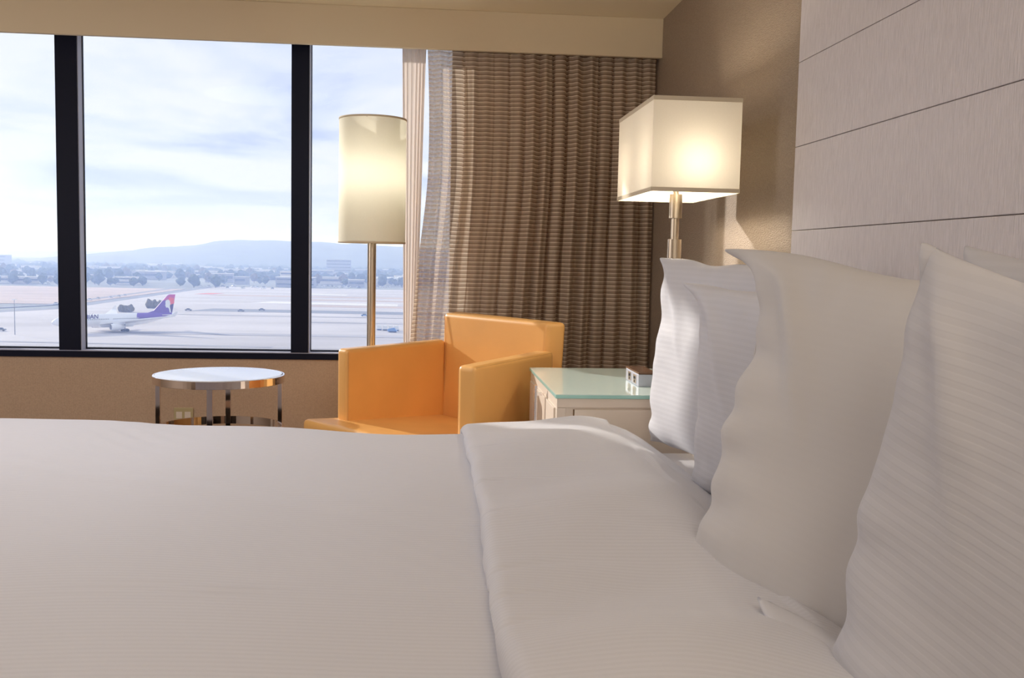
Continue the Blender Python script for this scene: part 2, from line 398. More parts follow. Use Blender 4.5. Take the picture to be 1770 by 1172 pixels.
Yw = Y + np.where(Y > 1.8, 1, -1) * (DV > .02) * hang * (0.016 + .014 * np.sin(X * 17 + 1.3 * np.sin(5 * X)))
Xw = X - (DU > .02) * hang * (0.016 + .014 * np.sin(Y * 15))
Zt = Zt - 0.03 * np.clip((X - 0.14) / .4, 0, 1)
duv = obj('duvet', gridmesh('duvet', np.stack([Xw, Yw, Zt], -1)), m_linen, smooth=True)
tag(duv, 'white duvet with fine woven stripes spread over the bed', 'duvet')
# folded-back cuff of the duvet
yy, dd = prof(DY0 - .012, DY1 + .012, 0.30, .06, 300, n_arc=9)
prx, prh = [], []                                                   # (x, height above duvet top)
for x_ in np.linspace(0.40, 0.135, 8): prx.append(x_); prh.append(-0.012)
for i in range(0, 11):
    a = -PI / 2 - PI * i / 10 * 1.0                                  # rolled lip
    prx.append(0.118 + 0.026 * math.cos(a)); prh.append(0.014 + 0.0235 * math.sin(a))
for i in range(1, 70):
    t_ = i / 69; x_ = 0.118 + t_ * 0.55
    h_ = 0.0375 + 0.010 * math.sin(PI * min(t_ * 1.5, 1)) * (1 - t_)
    if x_ > 0.40: h_ -= 0.10 * ((x_ - 0.40) / .26) ** 2.0
    prx.append(x_); prh.append(h_)
prx = np.array(prx); prh = np.array(prh)
X, Y = np.meshgrid(prx, yy, indexing='ij'); Hh = np.repeat(prh[:, None], len(yy), 1); DV = np.repeat(dd[None, :], len(prx), 0)
edge = np.exp(-((X - .10) / .05) ** 2)
puck = 0.0030 * fbm(Y * 1.0, X * 0.5, 11, 3, 15, .55) + 0.006 * np.sin(Y * 4.2 + .6)
Xw = X + edge * puck + 0.010 * np.sin(Y * 2.4 + 2.0) + 0.012
# the edge creeps outward a little with thickness variation
Hn = Hh * (1 + 0.10 * fbm(Y, X * .6, 5, 2, 7, .5)) + 0.0035 * fbm(X, Y * 1.2, 21, 3, 9, .5) * (Hh > 0)
creases = 0
for yc, sl, am, wd in ((2.03, .35, .007, .010), (1.40, .55, .005, .012), (1.15, .5, .005, .012), (1.27, .4, .004, .008), (1.70, .3, .004, .010), (2.33, .2, .004, .01)):
    line = Y - yc - sl * (X - .10) * np.exp(-(X - .10) * 3)
    creases = creases - 1.0 * am * np.exp(-(line / wd) ** 2) * np.exp(-np.clip(X - .11, 0, 9) / .10) * (X < .5)
Hn = Hn + creases * (Hh > 0)
# broad billows
Hn = Hn + (Hh > .02) * (0.017 * np.sin((Y - .35 * X) * 8.5 + .6) * np.exp(-((X - .28) / .16) ** 2) + .006 * fbm(X * .8, Y, 77, 2, 8, .5))
Zc = zbase(X, Y) + Hn - DV
hang = np.clip(DV / .30, 0, 1)
Yw = Y + np.where(Y > 1.8, 1, -1) * (DV > .02) * hang * (0.022 + .012 * np.sin(X * 19))
cuff = obj('folded_cuff', gridmesh('cuff', np.stack([Xw, Yw, Zc], -1), flip=True), m_linen, parent=duv, smooth=True)
cuff['label'] = 'turned-back end of the duvet'

# ------------------------------------------------------------------ pillows (inflated cloth, relaxed in numpy)
def inflate(w, h, nx, ny, seed, press=1.0, iters=260, fill=1.0):
    r = np.random.RandomState(seed)
    gx = np.linspace(-w / 2, w / 2, nx); gz = np.linspace(0, h, ny)
    GX, GZ = np.meshgrid(gx, gz, indexing='ij')
    P = np.zeros((2, nx, ny, 3)); P[:, ..., 0] = GX; P[:, ..., 2] = GZ
    bump = (1 - (2 * GX / w) ** 2) * (1 - (2 * GZ / h - 1) ** 2)
    n = 0.004 * r.randn(2, nx, ny)
    P[0, ..., 1] = -.02 * bump + n[0] * bump; P[1, ..., 1] = .02 * bump + n[1] * bump
    lx, lz = w / (nx - 1), h / (ny - 1); ld = math.hypot(lx, lz)
    Vv = np.zeros_like(P)
    def weld():
        for sl in ((slice(None), 0), (slice(None), -1), (0, slice(None)), (-1, slice(None))):
            m_ = (P[0][sl] + P[1][sl]) / 2; P[0][sl] = m_; P[1][sl] = m_
    def con(a, b, L0, comp):
        d = b - a; l = np.linalg.norm(d, axis=-1, keepdims=True) + 1e-9
        diff = (l - L0) / l * 0.5
        diff = np.where(diff < 0, diff * comp, diff)
        return d * diff
    for it in range(iters):
        Pp = P.copy()
        # pressure along sheet normals
        for s in (0, 1):
            du_ = np.gradient(P[s], axis=0); dv_ = np.gradient(P[s], axis=1)
            nrm = np.cross(du_, dv_); nrm /= (np.linalg.norm(nrm, axis=-1, keepdims=True) + 1e-9)
            sg = 1 if s == 0 else -1
            P[s] += nrm * sg * 0.0016 * press * (1 if it < iters * .8 else .6)
        P[..., 2] -= 0.0001
        P += Vv * 0.90
        for q in range(6):
            for s in (0, 1):
                A = P[s]
                for k0 in (0, 1):
                    a = A[k0:-1:2]; b = A[k0 + 1::2]; m_ = min(len(a), len(b)); c_ = con(a[:m_], b[:m_], lx, .25)
                    A[k0:k0 + 2 * m_:2] += c_; A[k0 + 1:k0 + 1 + 2 * m_:2] -= c_
                    a = A[:, k0:-1:2]; b = A[:, k0 + 1::2]; m_ = min(a.shape[1], b.shape[1]); c_ = con(a[:, :m_], b[:, :m_], lz, .25)
                    A[:, k0:k0 + 2 * m_:2] += c_; A[:, k0 + 1:k0 + 1 + 2 * m_:2] -= c_
                c_ = con(A[:-1, :-1], A[1:, 1:], ld, .1) * .4; A[:-1, :-1] += c_; A[1:, 1:] -= c_
                c_ = con(A[:-1, 1:], A[1:, :-1], ld, .1) * .4; A[:-1, 1:] += c_; A[1:, :-1] -= c_
            weld()
        # limit the thickness: the filling is soft and flat
        P[..., 1] = np.clip(P[..., 1], -.095 * fill, .095 * fill) * 0.5 + 0.5 * np.tanh(P[..., 1] / (.115 * fill)) * (.115 * fill)
        Vv = P - Pp
        np.clip(Vv, -.004, .004, out=Vv)
    # light smoothing inside
    for s in (0, 1):
        A = P[s]
        for q in range(1):
            A[1:-1, 1:-1] = A[1:-1, 1:-1] * .55 + .45 * (A[:-2, 1:-1] + A[2:, 1:-1] + A[1:-1, :-2] + A[1:-1, 2:]) / 4
    return P
def pillow(BL, TL, wdir, w, h, seed, material, label, fill=1.0, ears=0.0, press=1.0, group=None, bend=0.0, twist=0.0, wr=1.1, low=0.0):
    """BL: seam corner at the far lower end, TL: far upper corner, wdir: horizontal width direction away from it"""
    nx, ny = 52, 40
    Pm = inflate(w, h, nx, ny, seed, press, 150, fill)
    wv = Vector((wdir[0], wdir[1], wdir[2] if len(wdir) > 2 else 0)).normalized(); up = (Vector(TL) - Vector(BL)); up = (up - wv * up.dot(wv)).normalized()
    nv_ = up.cross(wv).normalized()
    Pm[..., 2] -= Pm[..., 2].min() - 0.0
    lo = Pm[..., 0].min()
    u01 = (Pm[..., 0] - lo) / (Pm[..., 0].max() - lo); v01 = Pm[..., 2] / h
    # soft slump: fuller low down, slack towards the upper seam
    Pm[..., 1] *= (1.10 - 0.32 * v01)
    Pm[..., 1] += bend * (np.sin(PI * v01) ** 1) + twist * (u01 - .5) * (v01 - .5)
    # gathers running in from the seams, and soft dents
    dxl, dxr, dzb, dzt = u01 * w, (1 - u01) * w, v01 * h, (1 - v01) * h
    sgn = np.array([-1.0, 1.0])[:, None, None]
    zc_, xc_ = v01 * h, u01 * w
    g1 = fbm(zc_, dxl * .35, seed * 3 + 1, 3, 34, .6); g2 = fbm(xc_, dzt * .35, seed * 3 + 2, 3, 30, .6)
    e1 = np.exp(-dxl / .075) * np.clip(dxl / .012, 0, 1); e1r = np.exp(-dxr / .075) * np.clip(dxr / .012, 0, 1)
    e2 = np.exp(-dzt / .05) * np.clip(dzt / .012, 0, 1); e3 = np.exp(-dzb / .05) * np.clip(dzb / .012, 0, 1)
    Pm[..., 1] += sgn * (wr * (.0075 * g1 * (e1 + e1r) + .0045 * g2 * (e2 + e3))) * np.clip(1.25 - v01 * .3, 0, 2)
    Pm[..., 1] += sgn * .006 * fbm(xc_, zc_ * 1.3, seed * 3 + 3, 2, 9, .5) * np.clip(np.minimum(np.minimum(dxl, dxr), np.minimum(dzb, dzt)) / .08, 0, 1)
    # diagonal drag folds from the far upper corner
    for ang, am, off in ((.9, .010, .05), (1.12, .008, .10), (.70, .006, .02)):
        dd_ = (dxl * math.sin(ang) - dzt * math.cos(ang)) - off * .5
        rr_ = np.hypot(dxl, dzt)
        Pm[..., 1] += wr * sgn * am * np.exp(-(dd_ / .014) ** 2) * np.exp(-((rr_ - .13 - off) / .09) ** 2)
    Pm[..., 0] += (.0042 * fbm(zc_, 0 * zc_, seed * 3 + 4, 2, 15, .5) - .012 * np.sin(PI * v01)) * np.exp(-dxl / .10) * -1.0
    Pm[..., 2] += (.006 * fbm(xc_, 0 * xc_, seed * 3 + 5, 2, 14, .5) - .012 * np.sin(PI * u01)) * np.exp(-dzt / .10)
    if ears:                                                        # slack open end of the case, flopping over at the far upper corner
        wgt = np.clip(1 - np.hypot((u01) / .13, (1 - v01) / .13), 0, 1) ** 1.3
        Pm[..., 0] -= ears * wgt; Pm[..., 1] -= ears * .5 * wgt ** 2; Pm[..., 2] -= ears * .3 * wgt ** 2
    if low:                                                         # loose hem of the case at the far lower corner
        wgt = np.clip(1 - np.hypot(u01 / .13, v01 / .16), 0, 1) ** 1.2
        Pm[..., 0] -= low * wgt; Pm[..., 2] += low * .55 * wgt; Pm[..., 1] -= low * .25 * wgt
    F = []
    nvv = nx * ny
    def vid(s, i, j):
        if s == 1 and (i in (0, nx - 1) or j in (0, ny - 1)): s = 0
        return s * nvv + i * ny + j
    V_ = Pm.reshape(-1, 3)
    for i in range(nx - 1):
        for j in range(ny - 1):
            F.append((vid(0, i, j), vid(0, i + 1, j), vid(0, i + 1, j + 1), vid(0, i, j + 1)))
            F.append((vid(1, i, j + 1), vid(1, i + 1, j + 1), vid(1, i + 1, j), vid(1, i, j)))
    used = sorted({q for f in F for q in f}); rem = {q: k for k, q in enumerate(used)}
    me = bpy.data.meshes.new('pillow'); me.from_pydata([V_[q].tolist() for q in used], [], [[rem[q] for q in f] for f in F]); me.update()
    o = obj('pillow', me, material, smooth=True)
    R_ = Matrix((wv, nv_, up)).transposed().to_4x4()
    # local x = width, y = towards the face seen, z = up
    R_.translation = Vector(BL) - wv * lo
    o.matrix_world = R_
    sm = o.modifiers.new('smooth', 'SUBSURF'); sm.levels = 1; sm.render_levels = 1
    tag(o, label, 'pillow', group)
    return o
PG = 'pillows standing along the headboard'
pillow((.665, 2.80, .575), (.705, 2.74, 1.06), (.28, -1, -.02), .70, .545, 31, m_pillow, 'farthest pillow, upright in front of the bedside lamp', ears=.03, group=PG)
pillow((.650, 2.27, .565), (.640, 2.24, 1.02), (.30, -1, -.04), .70, .505, 32, m_pillow, 'shorter striped pillow between the farthest pillow and the plain leaning one', ears=.05, group=PG)
pillow((.440, 1.57, .595), (.535, 1.62, 1.13), (.42, -1, -.10), .72, .555, 33, m_pillowplain, 'plain leaning pillow with a floppy pointed corner, in the middle of the row', ears=.085, group=PG, wr=1.5)
pillow((.493, 1.13, .565), (.514, 1.13, 1.13), (.19, -1, -.19), .72, .575, 34, m_pillow, 'nearest and largest striped pillow, cut off by the right edge of the photo', ears=.0, low=.15, group=PG)
pillow((.84, 1.50, .565), (.86, 1.44, 1.08), (.12, -1, -.04), .70, .575, 35, m_pillow, 'pillow hidden behind the nearest one, only its top corner showing', ears=.02, group=PG)

# ------------------------------------------------------------------ curtains
def curtain_surface(nx, nz, z0, z1, xl, xr, y0, amp, folds, seed, side=0.006):
    s = np.linspace(0, 1, nx)[:, None]; zz = np.linspace(z0, z1, nz)[None, :]
    tt = (z1 - zz) / (z1 - z0)
    ph = s * folds * 2 * PI + 0.9 * fbm(s * 6, tt * 1.3, seed, 2, 1.2) + 0.55 * fbm(s * 16, tt * 2.2, seed + 1, 2, 1.0)
    a = amp * (0.55 + 0.45 * np.minimum(tt * 3, 1)) * (0.75 + 0.35 * fbm(s * 15, tt * .8, seed + 2, 1, 1.0))
    Yd = y0 + a * np.sin(ph) + 0.30 * a * np.sin(2.3 * ph + 1.0) - 0.12 * a * np.sin(3 * ph)
    Xd = xl(tt) + (xr(tt) - xl(tt)) * s + side * np.cos(ph) * 1.0
    return np.stack([Xd, Yd, zz + 0 * s], -1)
P3 = curtain_surface(420, 60, 0.02, 2.20, lambda t: -0.012 + 0.02 * np.sin(PI * np.minimum(t * 2.0, 1)) - 0.085 * np.clip((t - .32) / .5, 0, 1) ** 1.4, lambda t: 1.078 + 0 * t, 4.678, 0.038, 15, 41)
cur = obj('curtain', gridmesh('curtain', P3), m_curtain, smooth=True)
tag(cur, 'taupe pleated curtain with fine horizontal ribs, drawn to the right of the window', 'curtain')
P3 = curtain_surface(120, 30, 0.02, 2.20, lambda t: -0.122 + 0.035 * t, lambda t: .0 - .05 * t, 4.742, 0.006, 6, 51, .003)
sh = obj('sheer_curtain', gridmesh('sheer_curtain', P3), m_sheer, smooth=True)
tag(sh, 'plain cream lining curtain showing as a narrow strip left of the ribbed curtain', 'curtain')
tr_ = obj('curtain_track', mbox(-2.2, 1.08, 4.655, 4.700, 2.205, ZC - .001), m_alu); tag(tr_, 'curtain track hidden behind the cream valance', 'curtain track')

# ------------------------------------------------------------------ armchair
ch = empty('armchair', (0.1, 4.0, 0)); tag(ch, 'tan orange leather tub armchair between the floor lamp and the bedside cabinet', 'armchair')
ci = Matrix.Translation((-.1, -4.0, 0))
def cpart(name, bm, m=None, label=None, smooth=True):
    o = obj(name, bm, m or m_leather, smooth=smooth); o.parent = ch; o.matrix_parent_inverse = ci
    if smooth:
        wnm = o.modifiers.new('wn', 'WEIGHTED_NORMAL')
    if label: o['label'] = label
    return o
def q(pts, z): return [(p[0], p[1], z if not isinstance(z, (list, tuple)) else z[i]) for i, p in enumerate(pts)]
Fd = Vector((-.78, -.626)); Nd = Vector((.626, -.78))
LA = [(-.352, 4.052), (-.306, 3.998), (.100, 4.455), (.070, 4.520)]
cpart('arm', hexa(q(LA, .10), q(LA, [.725, .725, .732, .732]), .021, 5), label='arm of the chair on the window side')
RA = [(.122, 3.487), (.180, 3.430), (.520, 3.880), (.455, 3.935)]
cpart('arm', hexa(q(RA, .10), q(RA, [.722, .722, .738, .738]), .021, 5), label='arm of the chair next to the bedside cabinet')
BK = [(.075, 4.455), (.455, 3.915), (.540, 3.925), (.125, 4.575)]
BT = [(.092, 4.475), (.497, 3.925), (.578, 3.945), (.155, 4.610)]
cpart('backrest', hexa(q(BK, .10), q(BT, [.853, .851, .851, .855]), .022, 5))
# seat cushion
SF = [(-.485, 3.985), (.062, 3.335), (.46, 3.92), (.09, 4.46)]
cpart('seat_cushion', hexa(q(SF, .30), q(SF, [.446, .446, .392, .392]), .028, 5))
SR = [(-.455, 3.985), (.065, 3.362), (.45, 3.93), (.09, 4.45)]
cpart('seat_base', hexa(q(SR, .12), q(SR, .302), .012, 3))
for x_, y_ in ((-.40, 3.98), (.07, 3.42), (.49, 3.90), (.10, 4.50)):
    cpart('leg', hexa([(x_ - .02, y_ - .02, 0), (x_ + .02, y_ - .02, 0), (x_ + .02, y_ + .02, 0), (x_ - .02, y_ + .02, 0)],
                      [(x_ - .027, y_ - .027, .125), (x_ + .027, y_ - .027, .125), (x_ + .027, y_ + .027, .125), (x_ - .027, y_ + .027, .125)], .003, 2), m_wood)
def seam(p, r=.0016): return cpart('seam', tube(p, r, 6), m_seam)
seam([(.0985, 4.4475, .46), (.0985, 4.4475, .735), (.094, 4.466, .845)])
seam([(-.302, 4.003, .12), (-.302, 4.003, .715)])
seam([(.128, 3.493, .12), (.128, 3.493, .712)])
seam([(.1785, 3.4415, .12), (.1785, 3.4415, .712)])
seam([(.185, 3.445, .716), (.510, 3.876, .732)])

# ------------------------------------------------------------------ round side table
tb = empty('side_table', (-.838, 4.13, 0), rz=.05); tag(tb, 'round chrome side table with a white glass top below the window', 'side table')
RT, ZTt = .262, .603
obj('glass_top', lathe([(0, ZTt - .004), (RT - .006, ZTt - .004), (RT - .006, ZTt + .001), (RT - .010, ZTt + .003), (0, ZTt + .003)], 96), m_topglass, tb)
def ring(name, r0, r1, z0, z1): return obj(name, lathe([(r0, z0), (r1, z0), (r1 + .001, z0 + .001), (r1 + .001, z1 - .001), (r1, z1), (r0, z1)], 96, closed=True), m_chrome, tb)
ring('rim', RT - .006, RT, ZTt - .030, ZTt + .001)
obj('underside_plate', lathe([(0, ZTt - .012), (RT - .008, ZTt - .012), (RT - .008, ZTt - .005), (0, ZTt - .005)], 64), m_chrome, tb)
ring('lower_ring', RT - .010, RT - .002, .355, .389)
ring('base_ring', RT - .010, RT - .002, .001, .026)
for k in range(4):
    a = k * PI / 2
    o = obj('leg', mbox(RT - .026, RT - .008, -.011, .011, .001, ZTt - .012, .001), m_chrome, tb); o.rotation_euler = (0, 0, a)

# ------------------------------------------------------------------ floor lamp
fl = empty('floor_lamp', (-.238, 4.50, 0)); tag(fl, 'brushed metal floor lamp with a tall cream drum shade standing behind the chair', 'floor lamp')
obj('base', lathe([(0, 0), (.10, 0), (.103, .004), (.103, .016), (.098, .022), (.025, .026), (0, .026)], 48), m_brass, fl, True)
obj('pole', lathe([(0, .024), (.0195, .024), (.0195, 1.20), (.010, 1.21), (.010, 1.40), (0, 1.40)], 32), m_brass, fl)
RS = .150
obj('lamp_shade', lathe([(RS - .0008, 1.163), (RS - .0008, 1.30), (RS - .0008, 1.45), (RS - .0008, 1.58), (RS - .0008, 1.713)], 72), m_shade2, fl, True)
for z_ in (1.161, 1.707):
    obj('shade_binding', lathe([(RS - .0025, z_), (RS + .001, z_), (RS + .001, z_ + .008), (RS - .0025, z_ + .008)], 72, closed=True), m_trimcloth, fl, True)
bm = bmesh.new()
for k in range(3):
    a = k * 2 * PI / 3 + .4
    b2 = tube([(.008 * math.cos(a), .008 * math.sin(a), 1.69), (RS * .995 * math.cos(a), RS * .995 * math.sin(a), 1.705)], .002, 6)
    me = bpy.data.meshes.new('x'); b2.to_mesh(me); b2.free(); bm.from_mesh(me)
obj('shade_spider', bm, m_brass, fl)
obj('bulb', lathe([(0, 1.40), (.012, 1.40), (.018, 1.43), (.030, 1.47), (.030, 1.49), (.020, 1.515), (0, 1.525)], 24), m_bulb2, fl, True)

# ------------------------------------------------------------------ bedside cabinet
NX0, NX1, NY0, NY1, NZ = .398, 1.085, 2.905, 3.640, .70
ns = empty('bedside_cabinet', ((NX0 + NX1) / 2, (NY0 + NY1) / 2, 0)); tag(ns, 'cream lacquered bedside cabinet with a pale green glass top beside the bed', 'cabinet')
ni = Matrix.Translation((-(NX0 + NX1) / 2, -(NY0 + NY1) / 2, 0))
def npart(name, bm, m, parent=None, label=None, smooth=False):
    o = obj(name, bm, m, smooth=smooth); o.parent = parent or ns
    if parent is None: o.matrix_parent_inverse = ni
    if label: o['label'] = label
    return o
npart('glass_top', mbox(NX0, NX1, NY0, NY1, NZ - .0015, NZ), m_nsglass, label='pale green glass surface')
npart('glass_edge', mbox(NX0 - .0008, NX1, NY0 - .0008, NY1 + .0008, NZ - .012, NZ - .0016, .0008), m_nsedge, label='aqua edge of the glass top')
npart('body', mbox(NX0 + .022, NX1 - .01, NY0 + .008, NY1 - .008, .06, NZ - .0125), m_lacquer)
npart('top_rail', mbox(NX0 + .004, NX1 - .004, NY0 + .002, NY1 - .002, NZ - .040, NZ - .0125, .001), m_lacquer)
npart('front_frame', mbox(NX0 + .004, NX0 + .030, NY0 + .002, NY1 - .002, .06, NZ - .0405, .001), m_lacquer)
npart('side_panel', mbox(NX0 + .058, NX1 - .03, NY0 - .0005, NY0 + .010, .08, NZ - .046, .001), m_lacquer, label='flush side panel')
npart('shadow_gap', mbox(NX0 + .0545, NX0 + .0575, NY0 + .004, NY0 + .009, .08, NZ - .046), m_gap)
npart('plinth', mbox(NX0 + .05, NX1 - .03, NY0 + .03, NY1 - .03, 0, .06), m_gap)
for i, (za, zb) in enumerate(((.415, .655), (.07, .405))):
    d = npart('drawer', mbox(NX0 - .002, NX0 + .014, NY0 + .035, NY1 - .035, za, zb, .0015), m_lacquer)
    zc_ = (za + zb) / 2 + (.06 if i == 0 else 0)
    hy = 3.17
    # ribbed bar handle on two posts
    bmh = bmesh.new()
    nrib = 22
    for r_ in range(nrib):
        zz = zc_ - .07 + r_ * .14 / nrib + .03
        box(bmh, NX0 - .036, NX0 - .026, hy - .009, hy + .009, zz, zz + .0048)
    box(bmh, NX0 - .034, NX0 - .028, hy - .0075, hy + .0075, zc_ - .04, zc_ + .099)
    h = npart('handle', bmh, m_chrome, parent=d, label='ribbed chrome pull')
    for zp in (zc_ + .065,):
        npart('handle_post', mbox(NX0 - .028, NX0 - .002, hy - .004, hy + .004, zp, zp + .009), m_chrome, parent=d)

# connection box on the cabinet
cbx = empty('socket_box', (.74, 3.20, NZ)); tag(cbx, 'small silver socket box with two outlets on the green glass top', 'socket box')
obj('housing', mbox(-.048, .012, -.10, .10, .0004, .040, .0012), m_alu, cbx)
obj('lid', mbox(-.049, .013, -.101, .101, .0405, .0465, .001), m_boxtop, cbx, ).__setitem__('label', 'glossy brown lid')
for yq in (-.045, .035):
    s_ = obj('socket', mbox(-.0500, -.0480, yq - .020, yq + .020, .006, .034, .0006), m_chrome, cbx)
    bmq = bmesh.new()
    for dy_, dz_ in ((-.007, .004), (.007, .004), (0, -.007)):
        box(bmq, -.0512, -.0500, yq + dy_ - .0022, yq + dy_ + .0022, .020 + dz_ - .0045, .020 + dz_ + .0045)
    obj('slots', bmq, m_socketdark, s_)

# ------------------------------------------------------------------ bedside lamp with a rectangular shade
LX0, LX1, LY0, LY1, LZ0, LZ1 = .690, .968, 3.0, 3.534, 1.321, 1.609
LCX, LCY = (LX0 + LX1) / 2 + .008, (LY0 + LY1) / 2
bl = empty('bedside_lamp', (LCX, LCY, NZ)); tag(bl, 'lit bedside lamp with a rectangular cream shade on a brushed metal stem', 'table lamp')
def lpart(name, bm, m, label=None, smooth=False):
    o = obj(name, bm, m, smooth=smooth); o.parent = bl; o.matrix_parent_inverse = Matrix.Translation((-LCX, -LCY, -NZ))
    if label: o['label'] = label
    return o
lpart('base', mbox(LCX - .066, LCX + .066, LCY - .10, LCY + .10, NZ + .0005, NZ + .020, .002), m_brass)
lpart('stem', lathe([(0, NZ + .019), (.0235, NZ + .019), (.0235, 1.180), (.0130, 1.1805), (.0130, 1.250), (.0215, 1.2505), (.0215, 1.330), (.009, 1.3305), (.009, 1.40), (0, 1.40)], 32, cx=LCX, cy=LCY), m_brass)
bm = bmesh.new(); t_ = .0018
def rectring(bm, x0, x1, y0, y1, z0, z1, t_):
    o_ = [(x0, y0), (x1, y0), (x1, y1), (x0, y1)]; i_ = [(x0 + t_, y0 + t_), (x1 - t_, y0 + t_), (x1 - t_, y1 - t_), (x0 + t_, y1 - t_)]
    A = [[bm.verts.new((*p, z)) for p in L_] for L_, z in ((o_, z0), (o_, z1), (i_, z1), (i_, z0))]
    for a, b in zip(A, A[1:] + A[:1]):
        for i in range(4): bm.faces.new((a[i], a[(i + 1) % 4], b[(i + 1) % 4], b[i]))
    bmesh.ops.recalc_face_normals(bm, faces=bm.faces[:])
cs_ = [(LX0, LY0), (LX1, LY0), (LX1, LY1), (LX0, LY1)]              # one layer of stretched cloth, stiffened by the bindings
lo_ = [bm.verts.new((*p, LZ0)) for p in cs_]; hi_ = [bm.verts.new((*p, LZ1)) for p in cs_]
for i in range(4): bm.faces.new((lo_[i], lo_[(i + 1) % 4], hi_[(i + 1) % 4], hi_[i]))
lpart('lamp_shade', bm, m_shade1)
for z_ in (LZ0 - .001, LZ1 - .012):
    bm = bmesh.new(); rectring(bm, LX0 - .0012, LX1 + .0012, LY0 - .0012, LY1 + .0012, z_, z_ + .013, .0024)
    lpart('shade_binding', bm, m_trimcloth)
for yq in (LCY - .165, LCY + .165):
    lpart('bulb', lathe([(0, 1.368), (.012, 1.368), (.016, 1.385), (.028, 1.41), (.028, 1.43), (.018, 1.455), (0, 1.465)], 20, cx=LCX, cy=yq), m_bulb, smooth=True)
bm = bmesh.new(); box(bm, LCX - .005, LCX + .005, LCY - .175, LCY + .175, 1.356, 1.367); box(bm, LX0 + .002, LX1 - .002, LCY - .003, LCY + .003, 1.367, 1.372)
lpart('socket_bar', bm, m_brass)

# wall outlet
ou = empty('wall_outlet', (-1.135, YW, .33)); tag(ou, 'beige wall outlet below the window behind the round table', 'outlet')
obj('cover_plate', mbox(-.045, .045, -.007, -.0003, -.035, .035, .002), m_outlet, ou)
for xq in (-.02, .02):
    obj('socket', mbox(xq - .014, xq + .014, -.0085, -.007, -.016, .016, .0008), m_lacquer, ou)
#OUTSIDE
# ------------------------------------------------------------------ the airfield outside, 36 m below
G = -35.5
m_apron = mat('pale_concrete_apron', (0.54, 0.52, 0.54), 0.8, noise=(0.012, 0.16, (1, 2.2, 1)), spec=0.3)
m_asph = mat('grey_asphalt', (0.20, 0.22, 0.27), 0.8, noise=(0.02, 0.12, (1, 2, 1)))
m_asph2 = mat('pale_worn_asphalt', (0.38, 0.38, 0.42), 0.8, noise=(0.02, 0.2, (1, 2, 1)))
m_dry = mat('dry_infield_ground', (0.50, 0.40, 0.36), 0.95, noise=(0.02, 0.15, (1, 2, 1)))
m_land = mat('distant_suburban_ground', (0.22, 0.25, 0.26), 0.95, noise=(0.004, 0.5, (1, 1, 1)))
m_line = mat('worn_white_marking', (0.75, 0.74, 0.72), 0.8)
m_redm = mat('red_holding_marking', (0.75, 0.16, 0.12), 0.8)
m_tree = mat('dark_green_foliage', (0.05, 0.085, 0.06), 0.95, noise=(0.3, 0.3, (1, 1, 1)))
m_tree2 = mat('olive_brown_foliage', (0.14, 0.12, 0.07), 0.95, noise=(0.3, 0.3, (1, 1, 1)))
m_trunk = mat('bark', (0.08, 0.06, 0.045), 0.9)
m_bw = mat('white_building_wall', (0.72, 0.70, 0.67), 0.8)
m_bg = mat('grey_building_wall', (0.36, 0.37, 0.40), 0.8)
m_win = mat('dark_building_window', (0.05, 0.07, 0.11), 0.2)
m_hill = mat('wooded_hill', (0.10, 0.13, 0.12), 0.95, noise=(0.01, 0.4, (1, 1, 1)))
m_white = mat('white_aircraft_paint', (0.85, 0.86, 0.88), 0.3)
m_purple = mat('purple_tail_paint', (0.16, 0.07, 0.42), 0.35)
m_magenta = mat('magenta_tail_paint', (0.62, 0.10, 0.36), 0.35)
m_red = mat('red_tail_paint', (0.85, 0.14, 0.18), 0.35)
m_navy = mat('dark_violet_paint', (0.07, 0.04, 0.18), 0.35)
m_tyre = mat('black_rubber', (0.02, 0.02, 0.02), 0.8)
m_steel = mat('grey_engine_metal', (0.35, 0.36, 0.40), 0.35, metal=0.6)
m_cblue = mat('blue_vehicle_paint', (0.16, 0.32, 0.62), 0.35)
m_cgrey = mat('grey_vehicle_paint', (0.25, 0.26, 0.28), 0.35)

def slab(name, pts, z, m, h=.06, parent=None):
    bm = bmesh.new(); a = [bm.verts.new((x, y, z)) for x, y in pts]; b = [bm.verts.new((x, y, z - h)) for x, y in pts]
    bm.faces.new(a); bm.faces.new(b[::-1])
    for i in range(len(pts)): bm.faces.new((a[i - 1], a[i], b[i], b[i - 1]))
    bmesh.ops.recalc_face_normals(bm, faces=bm.faces[:])
    return obj(name, bm, m, parent)
land = struct(slab('ground_outside', [(-9000, 30), (5000, 30), (5000, 9000), (-9000, 9000)], G - .35, m_land, 1.0))
struct(slab('apron_outside', [(-900, 60), (700, 60), (700, 1120), (-232, 1120), (-238, 760), (-236, 640), (-300, 520), (-900, 330)], G, m_apron, .3))
struct(slab('ground_infield_outside', [(-1400, 640), (-241, 700), (-243, 1030), (-1400, 1060)], G - .02, m_dry, .3))
rd = struct(slab('road_outside', [(-900, 345), (-300, 535), (-238, 648), (-240, 1115), (-228, 1115), (-226, 640), (-284, 512), (-900, 300)], G + .06, m_asph, .05))
struct(slab('path_perimeter_outside', [(-900, 372), (-306, 556), (-254, 690), (-262, 1050), (-256, 1050), (-248, 680), (-302, 546), (-900, 362)], G + .07, m_asph, .05))
